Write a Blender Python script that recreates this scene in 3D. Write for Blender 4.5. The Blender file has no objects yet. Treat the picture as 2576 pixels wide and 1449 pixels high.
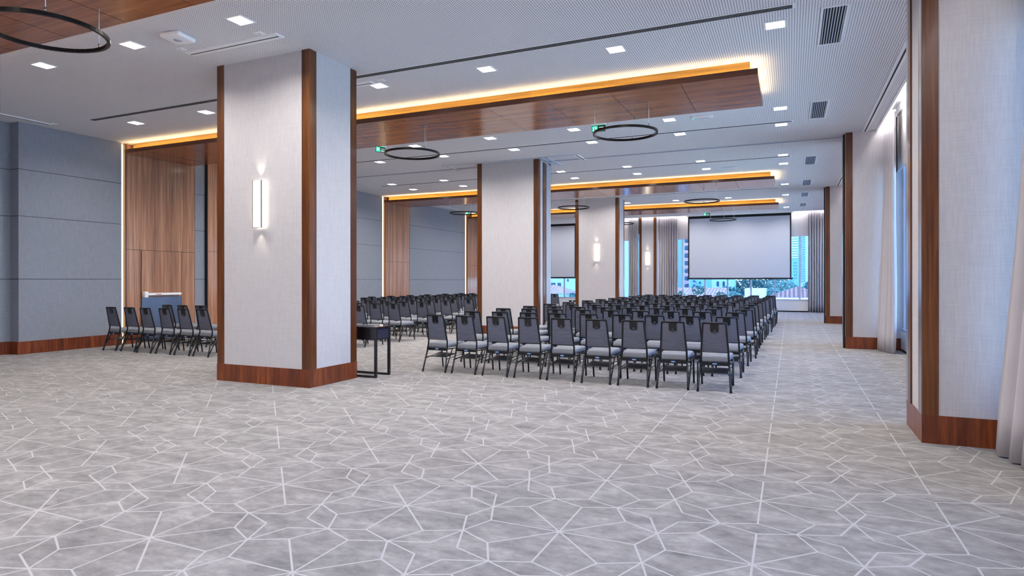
import bpy, bmesh, math, random
from math import radians as R, sin, cos, pi
from mathutils import Vector, Matrix
random.seed(7)
S = bpy.context.scene
COL = S.collection

# ------------------------------------------------------------------ camera
W, H, FPX = 2576.0, 1449.0, 1577.0
CAM_H, YAW = 1.45, 0.4183
cam = bpy.data.cameras.new('camera'); co = bpy.data.objects.new('camera', cam); COL.objects.link(co)
cam.sensor_width = 36.0; cam.lens = FPX / W * 36.0
cam.shift_y = -(H / 2 - 705.0) / W
cam.clip_start = 0.05; cam.clip_end = 600
co.matrix_world = (Matrix.Translation((0, 0, CAM_H)) @ Matrix.Rotation(YAW, 4, 'Z')
                   @ Matrix.Rotation(pi / 2, 4, 'X') @ Matrix.Rotation(-0.0008, 4, 'Z'))
S.camera = co

# ------------------------------------------------------------------ world, sun, exposure
S.view_settings.view_transform = 'Standard'; S.view_settings.look = 'None'
S.view_settings.gamma = 1.0; S.view_settings.use_curve_mapping = False
S.view_settings.exposure = 0.3
wd = bpy.data.worlds.new('sky'); S.world = wd; wd.use_nodes = True
nt = wd.node_tree; nt.nodes.clear()
bg = nt.nodes.new('ShaderNodeBackground'); wo = nt.nodes.new('ShaderNodeOutputWorld')
tc = nt.nodes.new('ShaderNodeTexCoord'); sx = nt.nodes.new('ShaderNodeSeparateXYZ'); rp = nt.nodes.new('ShaderNodeValToRGB')
rp.color_ramp.elements[0].position = 0.0; rp.color_ramp.elements[0].color = (0.60, 0.84, 1.0, 1)
rp.color_ramp.elements[1].position = 0.5; rp.color_ramp.elements[1].color = (0.17, 0.40, 1.0, 1)
nt.links.new(tc.outputs['Generated'], sx.inputs[0]); nt.links.new(sx.outputs['Z'], rp.inputs[0])
nt.links.new(rp.outputs[0], bg.inputs[0]); bg.inputs[1].default_value = 16.5
nt.links.new(bg.outputs[0], wo.inputs[0])
sun = bpy.data.lights.new('sun', 'SUN'); sun.energy = 7.0; sun.color = (1, .96, .9); sun.angle = R(1)
so = bpy.data.objects.new('sun', sun); COL.objects.link(so)
so.rotation_euler = Vector((0.55, 0.75, -0.75)).to_track_quat('-Z', 'Y').to_euler()

# ------------------------------------------------------------------ room dimensions
XL, XR, XW = -13.83, 1.07, 2.10          # wall with panelling, pillar faces, window plane
Y0, YE, YW = -3.5, 30.9, 31.35           # wall behind, ceiling edge, far window plane
ZC, ZS = 4.568, 4.336                    # ceiling, underside of timber rafts

# ------------------------------------------------------------------ node helpers
def srgb(r, g, b):
    f = lambda c: (c / 255 / 12.92) if c <= 10 else ((c / 255 + .055) / 1.055) ** 2.4
    return (f(r), f(g), f(b), 1)

class NT:
    def __init__(s, name):
        s.m = bpy.data.materials.new(name); s.m.use_nodes = True
        s.t = s.m.node_tree; s.t.nodes.clear()
        s.out = s.n('OutputMaterial')
    def n(s, kind, **kw):
        x = s.t.nodes.new('ShaderNode' + kind)
        for k, v in kw.items(): setattr(x, k, v)
        return x
    def link(s, a, b): s.t.links.new(a, b)
    def math(s, op, a, b=None, c=None, clamp=False):
        x = s.n('Math', operation=op); x.use_clamp = clamp
        for i, v in enumerate((a, b, c)):
            if v is None: continue
            if isinstance(v, (int, float)): x.inputs[i].default_value = v
            else: s.link(v, x.inputs[i])
        return x.outputs[0]
    def mix(s, f, a, b):
        x = s.n('Mix', data_type='RGBA')
        for i, v in ((0, f), (6, a), (7, b)):
            if isinstance(v, (int, float)): x.inputs[i].default_value = v
            elif isinstance(v, tuple): x.inputs[i].default_value = v
            else: s.link(v, x.inputs[i])
        return x.outputs[2]
    def pos(s, scale=(1, 1, 1), obj=False):
        if obj: o = s.n('TexCoord').outputs['Object']
        else: o = s.n('NewGeometry').outputs['Position']
        mp = s.n('Mapping'); mp.inputs['Scale'].default_value = scale
        s.link(o, mp.inputs[0]); return mp.outputs[0]
    def noise(s, vec, scale=1, detail=3, rough=.5):
        x = s.n('TexNoise'); s.link(vec, x.inputs['Vector'])
        x.inputs['Scale'].default_value = scale; x.inputs['Detail'].default_value = detail
        x.inputs['Roughness'].default_value = rough
        return x.outputs['Fac']
    def ramp(s, f, *st):
        x = s.n('ValToRGB'); s.link(f, x.inputs[0]); e = x.color_ramp.elements
        while len(e) < len(st): e.new(.5)
        for el, (p, c) in zip(e, st): el.position = p; el.color = c
        return x.outputs[0]
    def bsdf(s, color, rough=.6, metal=0, spec=.5, bump=None, bstr=.2, bdist=.01, coat=0, sheen=0):
        b = s.n('BsdfPrincipled')
        for k, v in (('Base Color', color), ('Roughness', rough), ('Metallic', metal)):
            if isinstance(v, (int, float, tuple)): b.inputs[k].default_value = v
            else: s.link(v, b.inputs[k])
        b.inputs['Specular IOR Level'].default_value = spec
        b.inputs['Coat Weight'].default_value = coat; b.inputs['Coat Roughness'].default_value = .12
        b.inputs['Sheen Weight'].default_value = sheen
        if bump is not None:
            u = s.n('Bump'); u.inputs['Strength'].default_value = bstr; u.inputs['Distance'].default_value = bdist
            s.link(bump, u.inputs['Height']); s.link(u.outputs[0], b.inputs['Normal'])
        s.link(b.outputs[0], s.out.inputs[0]); return b

def mat_plain(name, col, rough=.5, metal=0, spec=.5, var=.06, nscale=6):
    t = NT(name); nz = t.noise(t.pos(), nscale, 3)
    c2 = tuple(min(1, c * (1 + var)) for c in col[:3]) + (1,); c1 = tuple(c * (1 - var) for c in col[:3]) + (1,)
    t.bsdf(t.mix(nz, c1, c2), rough, metal, spec); return t.m

def mat_emit(name, col, strength):
    t = NT(name); e = t.n('Emission'); e.inputs[0].default_value = col; e.inputs[1].default_value = strength
    t.link(e.outputs[0], t.out.inputs[0]); return t.m

def mat_fabric(name, c1, c2, sc=(90, 90, 260), rough=.9, bstr=.25):
    t = NT(name)
    a = t.noise(t.pos((sc[0], sc[1], 6)), 1, 2); b = t.noise(t.pos((6, 6, sc[2])), 1, 2); f = t.noise(t.pos(), 500, 2, .7)
    v = t.math('MULTIPLY', t.math('ADD', t.math('ADD', a, b), f), .333)
    g = t.math('MULTIPLY', t.math('SUBTRACT', v, .36), 3.4, clamp=True)
    t.bsdf(t.mix(g, c1, c2), rough, 0, .2, v, bstr, .004); return t.m

def mat_wood(name, c1, c2, c3, axis='z', rough=.3, coat=.3, block=None, blockvar=.35, grain=(38, 1.6)):
    t = NT(name); g, l = grain
    sc = {'z': (g, g, l), 'x': (l, g, g), 'y': (g, l, g)}[axis]
    n1 = t.noise(t.pos(sc), 1, 6, .62); n2 = t.noise(t.pos(tuple(v * .22 for v in sc)), 1, 3)
    f = t.math('ADD', t.math('MULTIPLY', n1, .6), t.math('MULTIPLY', n2, .4))
    col = t.ramp(f, (.30, c1), (.5, c2), (.68, c3))
    if block:
        sp = t.n('SeparateXYZ'); t.link(t.pos(), sp.inputs[0])
        ks = []
        for ax, size in block.items():
            ks.append(t.math('FLOOR', t.math('DIVIDE', sp.outputs[ax.upper()], size)))
        cb = t.n('CombineXYZ')
        for i, k in enumerate(ks): t.link(k, cb.inputs[i])
        wn = t.n('TexWhiteNoise'); t.link(cb.outputs[0], wn.inputs['Vector'])
        k = t.math('ADD', t.math('MULTIPLY', wn.outputs['Value'], blockvar), 1 - blockvar / 2)
        mx = t.n('Mix', data_type='RGBA', blend_type='MULTIPLY'); mx.inputs[0].default_value = 1
        t.link(col, mx.inputs[6]); cc = t.n('CombineColor')
        for i in range(3): t.link(k, cc.inputs[i])
        t.link(cc.outputs[0], mx.inputs[7]); col = mx.outputs[2]
    t.bsdf(col, rough, 0, .5, n1, .06, .002, coat=coat); return t.m

def mat_glass(name, tint):
    t = NT(name); tr = t.n('BsdfTransparent'); tr.inputs[0].default_value = tint
    gl = t.n('BsdfGlossy'); gl.inputs['Roughness'].default_value = .02
    fr = t.n('Fresnel'); fr.inputs[0].default_value = 1.35
    mx = t.n('MixShader'); t.link(fr.outputs[0], mx.inputs[0]); t.link(tr.outputs[0], mx.inputs[1]); t.link(gl.outputs[0], mx.inputs[2])
    t.link(mx.outputs[0], t.out.inputs[0]); return t.m

def mat_ceiling():
    t = NT('perforated plaster'); sp = t.n('SeparateXYZ'); t.link(t.pos(), sp.inputs[0]); P = .030
    u = t.math('SUBTRACT', t.math('FRACT', t.math('DIVIDE', sp.outputs['X'], P)), .5)
    v = t.math('SUBTRACT', t.math('FRACT', t.math('DIVIDE', sp.outputs['Y'], P)), .5)
    d = t.math('SQRT', t.math('ADD', t.math('MULTIPLY', u, u), t.math('MULTIPLY', v, v)))
    hole = t.math('LESS_THAN', d, .25)
    t.bsdf(t.mix(hole, srgb(240, 238, 242), srgb(84, 84, 98)), .85, 0, .2); return t.m

def mat_carpet():
    t = NT('patterned carpet'); sp = t.n('SeparateXYZ'); t.link(t.pos(), sp.inputs[0])
    wob = t.noise(t.pos(), 160, 2)
    def fold(o, off, per):
        q = t.math('DIVIDE', t.math('SUBTRACT', o, off), per)
        return t.math('ABSOLUTE', t.math('SUBTRACT', q, t.math('ROUND', q)))
    a = fold(sp.outputs['X'], -.18, 1.04); b = fold(sp.outputs['Y'], 4.425, 1.012)
    hi = t.math('MAXIMUM', a, b); lo = t.math('MINIMUM', a, b)
    best = None
    for (x1, y1, x2, y2) in ((0, 0, .42, 0), (0, 0, .3, .3), (.42, 0, .5, .2), (.3, .3, .5, .2), (.42, .42, .5, .2)):
        dx, dy = x2 - x1, y2 - y1; L = dx * dx + dy * dy
        px = t.math('SUBTRACT', hi, x1); py = t.math('SUBTRACT', lo, y1)
        h = t.math('DIVIDE', t.math('ADD', t.math('MULTIPLY', px, dx), t.math('MULTIPLY', py, dy)), L, clamp=True)
        ex = t.math('SUBTRACT', px, t.math('MULTIPLY', h, dx)); ey = t.math('SUBTRACT', py, t.math('MULTIPLY', h, dy))
        d = t.math('SQRT', t.math('ADD', t.math('MULTIPLY', ex, ex), t.math('MULTIPLY', ey, ey)))
        best = d if best is None else t.math('MINIMUM', best, d)
    best = t.math('ADD', best, t.math('MULTIPLY', t.math('SUBTRACT', wob, .5), .006))
    line = t.math('SUBTRACT', 1.0, t.math('MULTIPLY', t.math('SUBTRACT', best, .0042), 420), clamp=True)
    n1 = t.noise(t.pos((.9, 2.2, 1)), 1.7, 4, .6); n2 = t.noise(t.pos((3, 5.2, 1)), 1.6, 4, .65); n3 = t.noise(t.pos(), 300, 3, .8); n4 = t.noise(t.pos((14, 22, 1)), 1, 4, .7)
    f = t.math('ADD', t.math('ADD', t.math('MULTIPLY', n1, .24), t.math('MULTIPLY', n2, .33)), t.math('ADD', t.math('MULTIPLY', n3, .22), t.math('MULTIPLY', n4, .21)))
    base = t.ramp(f, (.36, srgb(90, 87, 88)), (.5, srgb(131, 128, 128)), (.61, srgb(164, 161, 161)))
    fine = t.math('ADD', t.math('MULTIPLY', n3, .5), .75)
    lc = t.mix(n3, srgb(152, 150, 153), srgb(194, 192, 195))
    t.bsdf(t.mix(line, base, lc), .95, 0, .1, t.noise(t.pos(), 260, 3, .8), .5, .01, sheen=.2); return t.m

def mat_rooftile(name, c1, c2, ax, per):
    t = NT(name); sp = t.n('SeparateXYZ'); t.link(t.pos(), sp.inputs[0])
    w = t.math('SINE', t.math('MULTIPLY', sp.outputs[ax], 2 * pi / per)); w = t.math('ADD', t.math('MULTIPLY', w, .5), .5)
    n = t.noise(t.pos(), 3, 3); f = t.math('MULTIPLY', t.math('ADD', w, n), .5)
    t.bsdf(t.mix(f, c1, c2), .9, 0, .1); return t.m

M = {}
M['fabric'] = mat_fabric('pale linen wall fabric', srgb(184, 181, 186), srgb(204, 201, 205))
M['fabric_grey'] = mat_fabric('grey wall fabric', srgb(124, 129, 141), srgb(154, 158, 169), (140, 140, 300))
M['trim'] = mat_wood('dark walnut trim', srgb(46, 20, 7), srgb(90, 46, 15), srgb(126, 74, 26), 'z', .32, .25, {'z': 2.1}, .3, (45, 1.4))
M['base'] = mat_wood('walnut plinth', srgb(60, 24, 10), srgb(112, 50, 20), srgb(150, 80, 38), 'z', .35, .2, {'x': .17, 'y': .17}, .3, (30, 2.2))
M['panel'] = mat_wood('walnut wall veneer', srgb(104, 66, 46), srgb(166, 116, 86), srgb(204, 156, 124), 'z', .3, .35, {'y': .14}, .16, (40, .9))
M['raft'] = mat_wood('lacquered timber raft', srgb(112, 56, 22), srgb(156, 86, 38), srgb(188, 114, 58), 'x', .22, .2, {'x': 1.06, 'y': .9}, .22, (34, 1.6))
M['lip'] = mat_wood('dark raft edge', srgb(44, 20, 8), srgb(84, 42, 16), srgb(116, 64, 28), 'x', .28, .3, {'x': 1.3}, .25, (26, 1.0))
M['fascia'] = mat_wood('timber raft fascia', srgb(104, 76, 26), srgb(150, 112, 44), srgb(178, 138, 62), 'x', .28, .3, {'x': 1.3}, .25, (26, 1.0))
M['ceiling'] = mat_ceiling()
M['plaster'] = mat_plain('white plaster', srgb(232, 230, 232), .9, var=.02)
M['carpet'] = mat_carpet()
M['white'] = mat_plain('white enamel', srgb(244, 244, 248), .4, var=.02)
M['alu'] = mat_plain('pale window aluminium', srgb(196, 204, 220), .35, .2, var=.03)
M['steel'] = mat_plain('brushed steel', srgb(186, 182, 182), .28, .9, var=.08)
M['black'] = mat_plain('black metal', srgb(26, 26, 30), .35, 0, .6, var=.1)
M['slot'] = mat_plain('black slot', srgb(10, 10, 12), .8)
M['frame'] = mat_plain('black painted steel tube', srgb(20, 22, 30), .3, .3, .6, var=.1)
M['back'] = mat_fabric('charcoal chair fabric', srgb(74, 77, 92), srgb(126, 129, 146), (400, 400, 400), .9, .15)
M['seat'] = mat_fabric('grey seat fabric', srgb(98, 102, 112), srgb(150, 153, 162), (400, 400, 400), .85, .15)
M['tag'] = mat_plain('black moulded plastic', srgb(14, 15, 20), .3, 0, .6)
M['rack'] = mat_plain('dark perforated sheet', srgb(70, 70, 76), .35, .6)
M['label'] = mat_plain('blue enamel plate', srgb(60, 130, 205), .4)
M['desk'] = mat_plain('black lacquered board', srgb(22, 20, 26), .18, 0, .6)
M['screen'] = mat_plain('matt white projection fabric', srgb(184, 189, 205), .9, 0, .1, var=.015)
M['blind'] = mat_plain('pale roller blind fabric', srgb(206, 202, 204), .9, 0, .1, var=.02)
M['curtain'] = mat_plain('grey curtain cloth', srgb(192, 188, 194), .65, 0, .3, var=.03)
M['led'] = mat_emit('warm LED strip', (1, .76, .40, 1), 24)
M['ledwall'] = mat_emit('warm LED reveal', (1, .70, .40, 1), 3.2)
M['cove'] = mat_emit('white cove tube', (1, .95, .92, 1), 30)
M['down'] = mat_emit('downlight diffuser', (1, .96, .90, 1), 14)
M['sconce'] = mat_emit('opal lamp glass', (1, .90, .74, 1), 5.5)
M['green'] = mat_plain('green sign board', srgb(8, 74, 52), .4)
M['greenlit'] = mat_emit('lit green edge', (.05, .75, .5, 1), 1.1)
M['signwhite'] = mat_emit('lit sign lettering', (.75, 1, .9, 1), 1.0)
M['glass'] = mat_glass('tinted window glass', (.43, .47, .51, 1))
M['red'] = mat_plain('red print', srgb(200, 60, 50), .5)
M['kick'] = mat_plain('blue grey steel plate', srgb(120, 132, 156), .3, .85, var=.2, nscale=3)

# ------------------------------------------------------------------ mesh helpers
class B:
    """collects boxes, tubes and prisms into one mesh"""
    def __init__(s): s.v = []; s.f = []; s.sm = []
    def add(s, vs, fs, smooth=False):
        o = len(s.v); s.v += [tuple(v) for v in vs]; s.f += [tuple(i + o for i in f) for f in fs]; s.sm += [smooth] * len(fs); return s
    def box(s, x0, x1, y0, y1, z0, z1):
        vs = [(x, y, z) for z in (z0, z1) for y in (y0, y1) for x in (x0, x1)]
        return s.add(vs, [(0, 2, 3, 1), (4, 5, 7, 6), (0, 1, 5, 4), (2, 6, 7, 3), (0, 4, 6, 2), (1, 3, 7, 5)])
    def tube(s, pts, r, n=6, r2=None, caps=True, phase=0.0):
        pts = [Vector(p) for p in pts]; rings = []; r2 = r2 or r; up = None
        for i, p in enumerate(pts):
            d = ((pts[min(i + 1, len(pts) - 1)] - p).normalized() + (p - pts[max(i - 1, 0)]).normalized())
            d.normalize()
            a = d.cross(Vector((0, 0, 1))) if abs(d.z) < .95 else d.cross(Vector((0, 1, 0)))
            a.normalize(); b = d.cross(a)
            if up is not None and a.dot(up) < 0: a, b = -a, -b
            up = a; rr = r + (r2 - r) * i / max(1, len(pts) - 1)
            rings.append([p + a * rr * cos(2 * pi * k / n + phase) + b * rr * sin(2 * pi * k / n + phase) for k in range(n)])
        vs = [v for q in rings for v in q]; fs = []
        for i in range(len(pts) - 1):
            for k in range(n):
                fs.append((i * n + k, i * n + (k + 1) % n, (i + 1) * n + (k + 1) % n, (i + 1) * n + k))
        if caps: fs += [tuple(range(n))[::-1], tuple(range((len(pts) - 1) * n, len(pts) * n))]
        return s.add(vs, fs, n > 4)
    def prism(s, poly, y0, y1):                    # poly in (x, z)
        n = len(poly); vs = [(x, y0, z) for x, z in poly] + [(x, y1, z) for x, z in poly]
        fs = [tuple(range(n)), tuple(range(2 * n - 1, n - 1, -1))] + [(i, i + n, (i + 1) % n + n, (i + 1) % n) for i in range(n)]
        return s.add(vs, fs)
    def mesh(s, name, m, bevel=0, seg=2):
        me = bpy.data.meshes.new(name); me.from_pydata(s.v, [], s.f)
        me.polygons.foreach_set('use_smooth', s.sm)
        bm = bmesh.new(); bm.from_mesh(me)
        if bevel:
            bmesh.ops.bevel(bm, geom=bm.edges[:], offset=bevel, segments=seg, profile=.6, affect='EDGES')
            for f in bm.faces: f.smooth = True
        bmesh.ops.recalc_face_normals(bm, faces=bm.faces[:]); bm.to_mesh(me); bm.free()
        me.materials.append(m); return me
    def ob(s, name, m, parent=None, bevel=0, seg=2, loc=None):
        o = bpy.data.objects.new(name, s.mesh(name, m, bevel, seg)); COL.objects.link(o)
        if parent: o.parent = parent
        if loc: o.location = loc
        return o

def tag(o, label=None, cat=None, group=None, kind=None):
    if label: o['label'] = label
    if cat: o['category'] = cat
    if group: o['group'] = group
    if kind: o['kind'] = kind
    return o
def thing(name, label, cat, loc=(0, 0, 0), rz=0, group=None):
    o = bpy.data.objects.new(name, None); COL.objects.link(o); o.location = loc; o.rotation_euler = (0, 0, rz); o.empty_display_size = .1
    return tag(o, label, cat, group)
def struct(o, label=None): return tag(o, label, None, None, 'structure')
def copy_tree(o, parent=None):
    c = o.copy(); COL.objects.link(c)
    if parent: c.parent = parent
    for ch in list(o.children): copy_tree(ch, c)
    return c
ORD = ['', 'first', 'second', 'third', 'fourth', 'fifth', 'sixth', 'seventh', 'eighth', 'ninth', 'tenth', 'eleventh', 'twelfth', 'thirteenth', 'fourteenth']

# ================================================================== SETTING
struct(B().box(XL - .4, XW + .2, Y0, YW + .2, -.2, 0).ob('floor', M['carpet']), 'grey patterned carpet with pale star lines')
# ceiling: perforated board, with slab above
b = B().box(XL - .4, 1.64, Y0, YE, ZC, ZC + .06)
struct(b.ob('ceiling', M['ceiling']), 'white perforated plaster ceiling')
b = B().box(XL - .6, XW + .3, Y0 - .2, YW + .3, 4.95, 5.2)
struct(b.ob('ceiling_slab', M['plaster']))
struct(B().box(1.62, 1.66, Y0, YE + .02, ZC - .012, ZC + .14).ob('ceiling_trim', M['white']))
struct(B().box(XL, 1.66, YE, YE + .04, ZC - .03, ZC + .14).ob('ceiling_trim', M['white']))
struct(B().box(XL - .6, XW + .3, Y0 - .2, Y0, -.2, 5.2).ob('wall_back', M['fabric']))
# wall with grey fabric and timber portals
LW = [(7.3, 9.37), (11.28, 11.58), (13.4, 19.28), (21.1, 25.75), (27.6, YE + .5)]
b = B().box(-14.5, -14.1, Y0, 7.3, 0, ZC)
for y0, y1 in LW: b.box(-14.5, XL, y0, y1, 0, ZC)
b.box(-14.5, XL - .10, 9.3, 11.3, ZS - .02, ZC + .3)
wl = struct(b.ob('wall_left', M['fabric_grey']), 'grey fabric wall with horizontal joints')
jb = B()
for z in (1.482, 2.724, 3.645):
    jb.box(-14.11, -14.094, Y0, 7.29, z - .004, z + .004)
    jb.box(-14.1, XL + .004, 7.293, 7.3, z - .004, z + .004)
    for y0, y1 in LW: jb.box(XL - .01, XL + .003, y0, y1, z - .004, z + .004)
jb.ob('joint_lines', M['slot'], wl)
b = B().box(-14.5, -14.08, Y0, 7.28, 0, .25).box(-14.1, XL + .02, 7.275, 7.3, 0, .25)
for y0, y1 in LW: b.box(-14, XL + .02, y0, y1, 0, .25)
struct(b.ob('baseboard_left', M['base']))
door = None
for k, (ya, yb, lab) in enumerate(((9.44, 11.28, 'walnut wall panelling with hidden door'), (19.42, 21.1, 'walnut wall panelling under the middle raft'), (25.92, 27.6, 'walnut wall panelling under the far raft'))):
    w = struct(B().box(-14.5, XL - .01, ya + .03, yb, 0, ZC + .3).ob('wall_left_panelling', M['panel']), lab)
    B().box(-14.4, XL + .02, ya, ya + .035, 0, ZC - .02).ob('trim_or_shadow_gap', M['trim'], w)
    jj = B().box(XL - .02, XL - .007, ya + .03, yb, 2.155, 2.163)
    jj.ob('joint', M['slot'], w)
    o = struct(B().box(XL - .10, XL - .045, ya - .075, ya - .005, .02, ZC - .02).ob('trim_light', M['ledwall'], w), None)
    B().box(-14.4, XL - .005, ya + .03, 9.83 if k == 0 else yb, 0, .25).ob('plinth', M['base'], w)
# door in the first panelling
door = struct(B().box(XL - .05, XL + .002, 9.84, 10.895, .02, 2.15).ob('door_1', M['panel']), 'flush walnut door with steel kick plate and push bar')
B().box(XL + .002, XL + .008, 9.85, 10.888, .03, 1.06).ob('kick_plate', M['kick'], door)
B().box(XL + .003, XL + .006, 10.892, 10.90, .02, 2.15).box(XL + .003, XL + .006, 9.838, 9.846, .02, 2.15).ob('door_gap', M['slot'], door)
pb = B().box(XL + .03, XL + .075, 9.95, 10.84, 1.10, 1.155).ob('push_bar', M['white'], door, .006)
B().box(XL + .004, XL + .10, 9.86, 9.95, 1.05, 1.19).ob('bar_housing', M['white'], pb, .012)
B().box(XL + .076, XL + .079, 10.16, 10.30, 1.12, 1.134).ob('printed_mark', M['red'], pb)
w2 = struct(B().box(-14.5, XL + .06, 11.60, 13.4, 0, ZC).ob('wall_left_panelling', M['panel']), 'second walnut panel set slightly forward')
B().box(XL - .1, XL + .075, 11.575, 11.605, 0, ZC).ob('trim_or_shadow_gap', M['slot'], w2)  # black strip stands in for the shadow gap at the panel edge
B().box(XL, XL + .064, 11.6, 13.4, 2.2, 2.207).ob('joint', M['slot'], w2)

# ------------------------------------------------------------------ columns
def column(x0, x1, y0, y1, label, side=None, tw=.135):
    f = .006
    c = struct(B().box(x0 + f, x1 - f, y0 + f, y1 - f, .24, ZC).ob('column', M['fabric']), label)
    for (cx, cy, sx_, sy_) in ((x0, y0, 1, 1), (x1, y0, -1, 1), (x0, y1, 1, -1), (x1, y1, -1, -1)):
        xa, xb = sorted((cx, cx + sx_ * tw)); ya, yb = sorted((cy, cy + sy_ * tw))
        B().box(xa, xb, ya, yb, .24, ZC).ob('corner_trim', M['trim'], c)
    B().box(x0 - .004, x1 + .004, y0 - .004, y1 + .004, 0, .245).ob('plinth', M['base'], c)
    if side:
        ya, yb, yc = side
        B().box(x1 - .02, x1 + .012, ya, yb, .245, ZC - .04).ob('dark_jamb', M['trim'], c)
        g = B()
        w_ = (yc - yb) / 3
        for i in range(3): g.box(x1 - .02, x1 + .03 + .01 * i, yb + i * w_ + .012, yb + (i + 1) * w_ - .004, .05, ZC - .06)
        g.ob('stacked_partition_panels', M['alu'], c)
    return c
column(-7.63, -5.91, 6.597, 7.595, 'square linen clad column with walnut corners and lamp')
column(-7.675, -5.912, 14.977, 15.88, 'linen clad column holding stacked partition panels', (15.29, 15.49, 15.73))
column(-7.637, -5.92, 23.235, 24.11, 'linen clad column with lamp in the middle of the hall')

# pillars on the window side
def side_pillar(y0, y1, label, near=False):
    c = struct(B().box(XR + .006, XW + .01, y0 + .006, y1 - .006, .24, ZC + .35).ob('pillar', M['fabric']), label)
    B().box(XR, XR + .125, y0, y0 + .12, .24, ZC).ob('corner_trim', M['trim'], c)
    B().box(XR - .004, XW, y0 - .004, y1 + .004, 0, .25).ob('plinth', M['base'], c)
    if near:
        B().box(XR - .006, XR + .02, y0 + .12, y0 + .15, .25, ZC).box(XR - .006, XR + .02, y1 - .12, y1, .25, ZC).ob('steel_edge', M['steel'], c)
        B().box(XR - .01, XR + .02, y1 - .25, y1 - .12, .25, ZC).ob('jamb_trim', M['trim'], c)
        B().box(XR - .004, XR + .03, y0 + .02, y0 + .12, .25, ZC).ob('steel_jamb', M['steel'], c)
    else:
        B().box(XR - .012, XR + .02, y0 + .13, y1, .25, ZC).ob('jamb_trim', M['trim'], c)
        B().box(XR - .045, XR - .012, y0 + .06, y0 + .22, .0, ZC - .02).ob('dark_jamb', M['slot'], c)
        B().box(XR - .013, XR - .004, y0 + .03, y0 + .06, .25, ZC).ob('steel_edge', M['steel'], c)
    return c
side_pillar(6.59, 7.38, 'linen pillar by the window wall with wide walnut edge', True)
side_pillar(15.0, 15.9, 'second linen pillar along the window wall')
side_pillar(23.38, 24.2, 'third linen pillar along the window wall')
side_pillar(-1.8, -1.0, 'linen pillar behind the camera')
# end wall pilaster
c = struct(B().box(-6.86, -6.07, 31.06, YW + .1, 0, ZC + .3).ob('pillar', M['fabric']), 'narrow linen pilaster with lamp between the far windows')
B().box(-6.88, -6.76, 31.04, 31.2, 0, ZC).ob('corner_trim', M['trim'], c)
B().box(-6.17, -6.03, 31.04, 31.2, 0, ZC).ob('corner_trim', M['trim'], c)
B().box(-6.03, -5.93, 31.08, YW, 0, ZC).ob('return_panel', M['alu'], c)

# ------------------------------------------------------------------ windows
def window_y(name, x0, x1, zs, zh, step, first, label):
    """window in the far wall"""
    w = struct(B().box(x0, x1, YW - .05, YW + .12, 0, zs).box(x0, x1, YW - .02, YW + .12, zh + .35, 4.95).ob(name, M['white']), label)
    f = B().box(x0, x1, YW - .08, YW + .08, zs, zs + .05).box(x0, x1, YW - .05, YW + .08, zh + .3, zh + .36)
    x = first
    while x < x1:
        if x > x0: f.box(x - .035, x + .035, YW - .05, YW + .10, zs + .05, zh + .3)
        x += step
    f.box(x0, x0 + .06, YW - .05, YW + .1, zs, zh + .3).box(x1 - .06, x1, YW - .05, YW + .1, zs, zh + .3)
    f.ob('window_frame', M['alu'], w)
    B().box(x0, x1, YW + .02, YW + .03, zs, zh + .3).ob('window_glass', M['glass'], w)
    B().box(x0, x1, YW - .06, YW - .04, 0, .05).ob('skirting', M['slot'], w)
    return w
window_y('window_1', -5.95, XW, .52, 3.46, 1.035, -4.80, 'wide far window behind the white screen')
window_y('window_2', XL - .1, -6.87, .52, 3.46, 1.05, -9.85 - 1.05 * 3, 'far window behind the half hidden screen')
def window_x(name, y0, y1, label):
    w = struct(B().box(XW - .03, XW + .12, y0, y1, 0, .40).box(XW, XW + .12, y0, y1, 4.1, 4.95).ob(name, M['white']), label)
    f = B().box(XW - .03, XW + .1, y0, y1, .40, .45).box(XW - .02, XW + .1, y0, y1, 4.05, 4.12)
    n = round((y1 - y0) / 1.5); st = (y1 - y0) / n
    for i in range(n + 1):
        y = y0 + i * st; f.box(XW + .01, XW + .06, y - .03, y + .03, .45, 4.05)
    f.ob('window_frame', M['alu'], w)
    B().box(XW + .03, XW + .04, y0, y1, .42, 4.08).ob('window_glass', M['glass'], w)
    B().box(XW - .04, XW - .03, y0, y1, 0, .04).ob('skirting', M['slot'], w)
    return w
window_x('window_3', 7.38, 15.0, 'side window between the first two pillars')
window_x('window_4', 15.9, 23.38, 'side window between the second and third pillars')
window_x('window_5', 24.2, YW, 'side window beyond the third pillar')
window_x('window_6', -1.0, 6.59, 'side window before the first pillar')
window_x('window_7', Y0, -1.8, 'side window behind the camera')
# cove lights above the window strip (part of the ceiling)
cv = struct(B().box(1.69, 1.715, Y0, YW - .4, ZC + .05, ZC + .075).ob('ceiling_cove_strip', M['cove']), 'white cove light along the window wall')
cv = struct(B().box(XL, 1.6, YE + .07, YE + .095, ZC + .06, ZC + .085).ob('ceiling_cove_strip', M['cove']), 'white cove light along the far windows')

# sky light portals (guide sampling only)
for (x, y, z, sx_, sy_, rot) in ((XW + .16, 13, 2.3, 3.6, 37, (0, R(90), 0)), (-5.9, YW + .16, 2.1, 16, 3.6, (R(-90), 0, 0))):
    L = bpy.data.lights.new('sky_portal', 'AREA'); L.shape = 'RECTANGLE'; L.size = sx_; L.size_y = sy_; L.cycles.is_portal = True
    o = bpy.data.objects.new('sky_portal', L); COL.objects.link(o); o.location = (x, y, z); o.rotation_euler = rot

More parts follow.
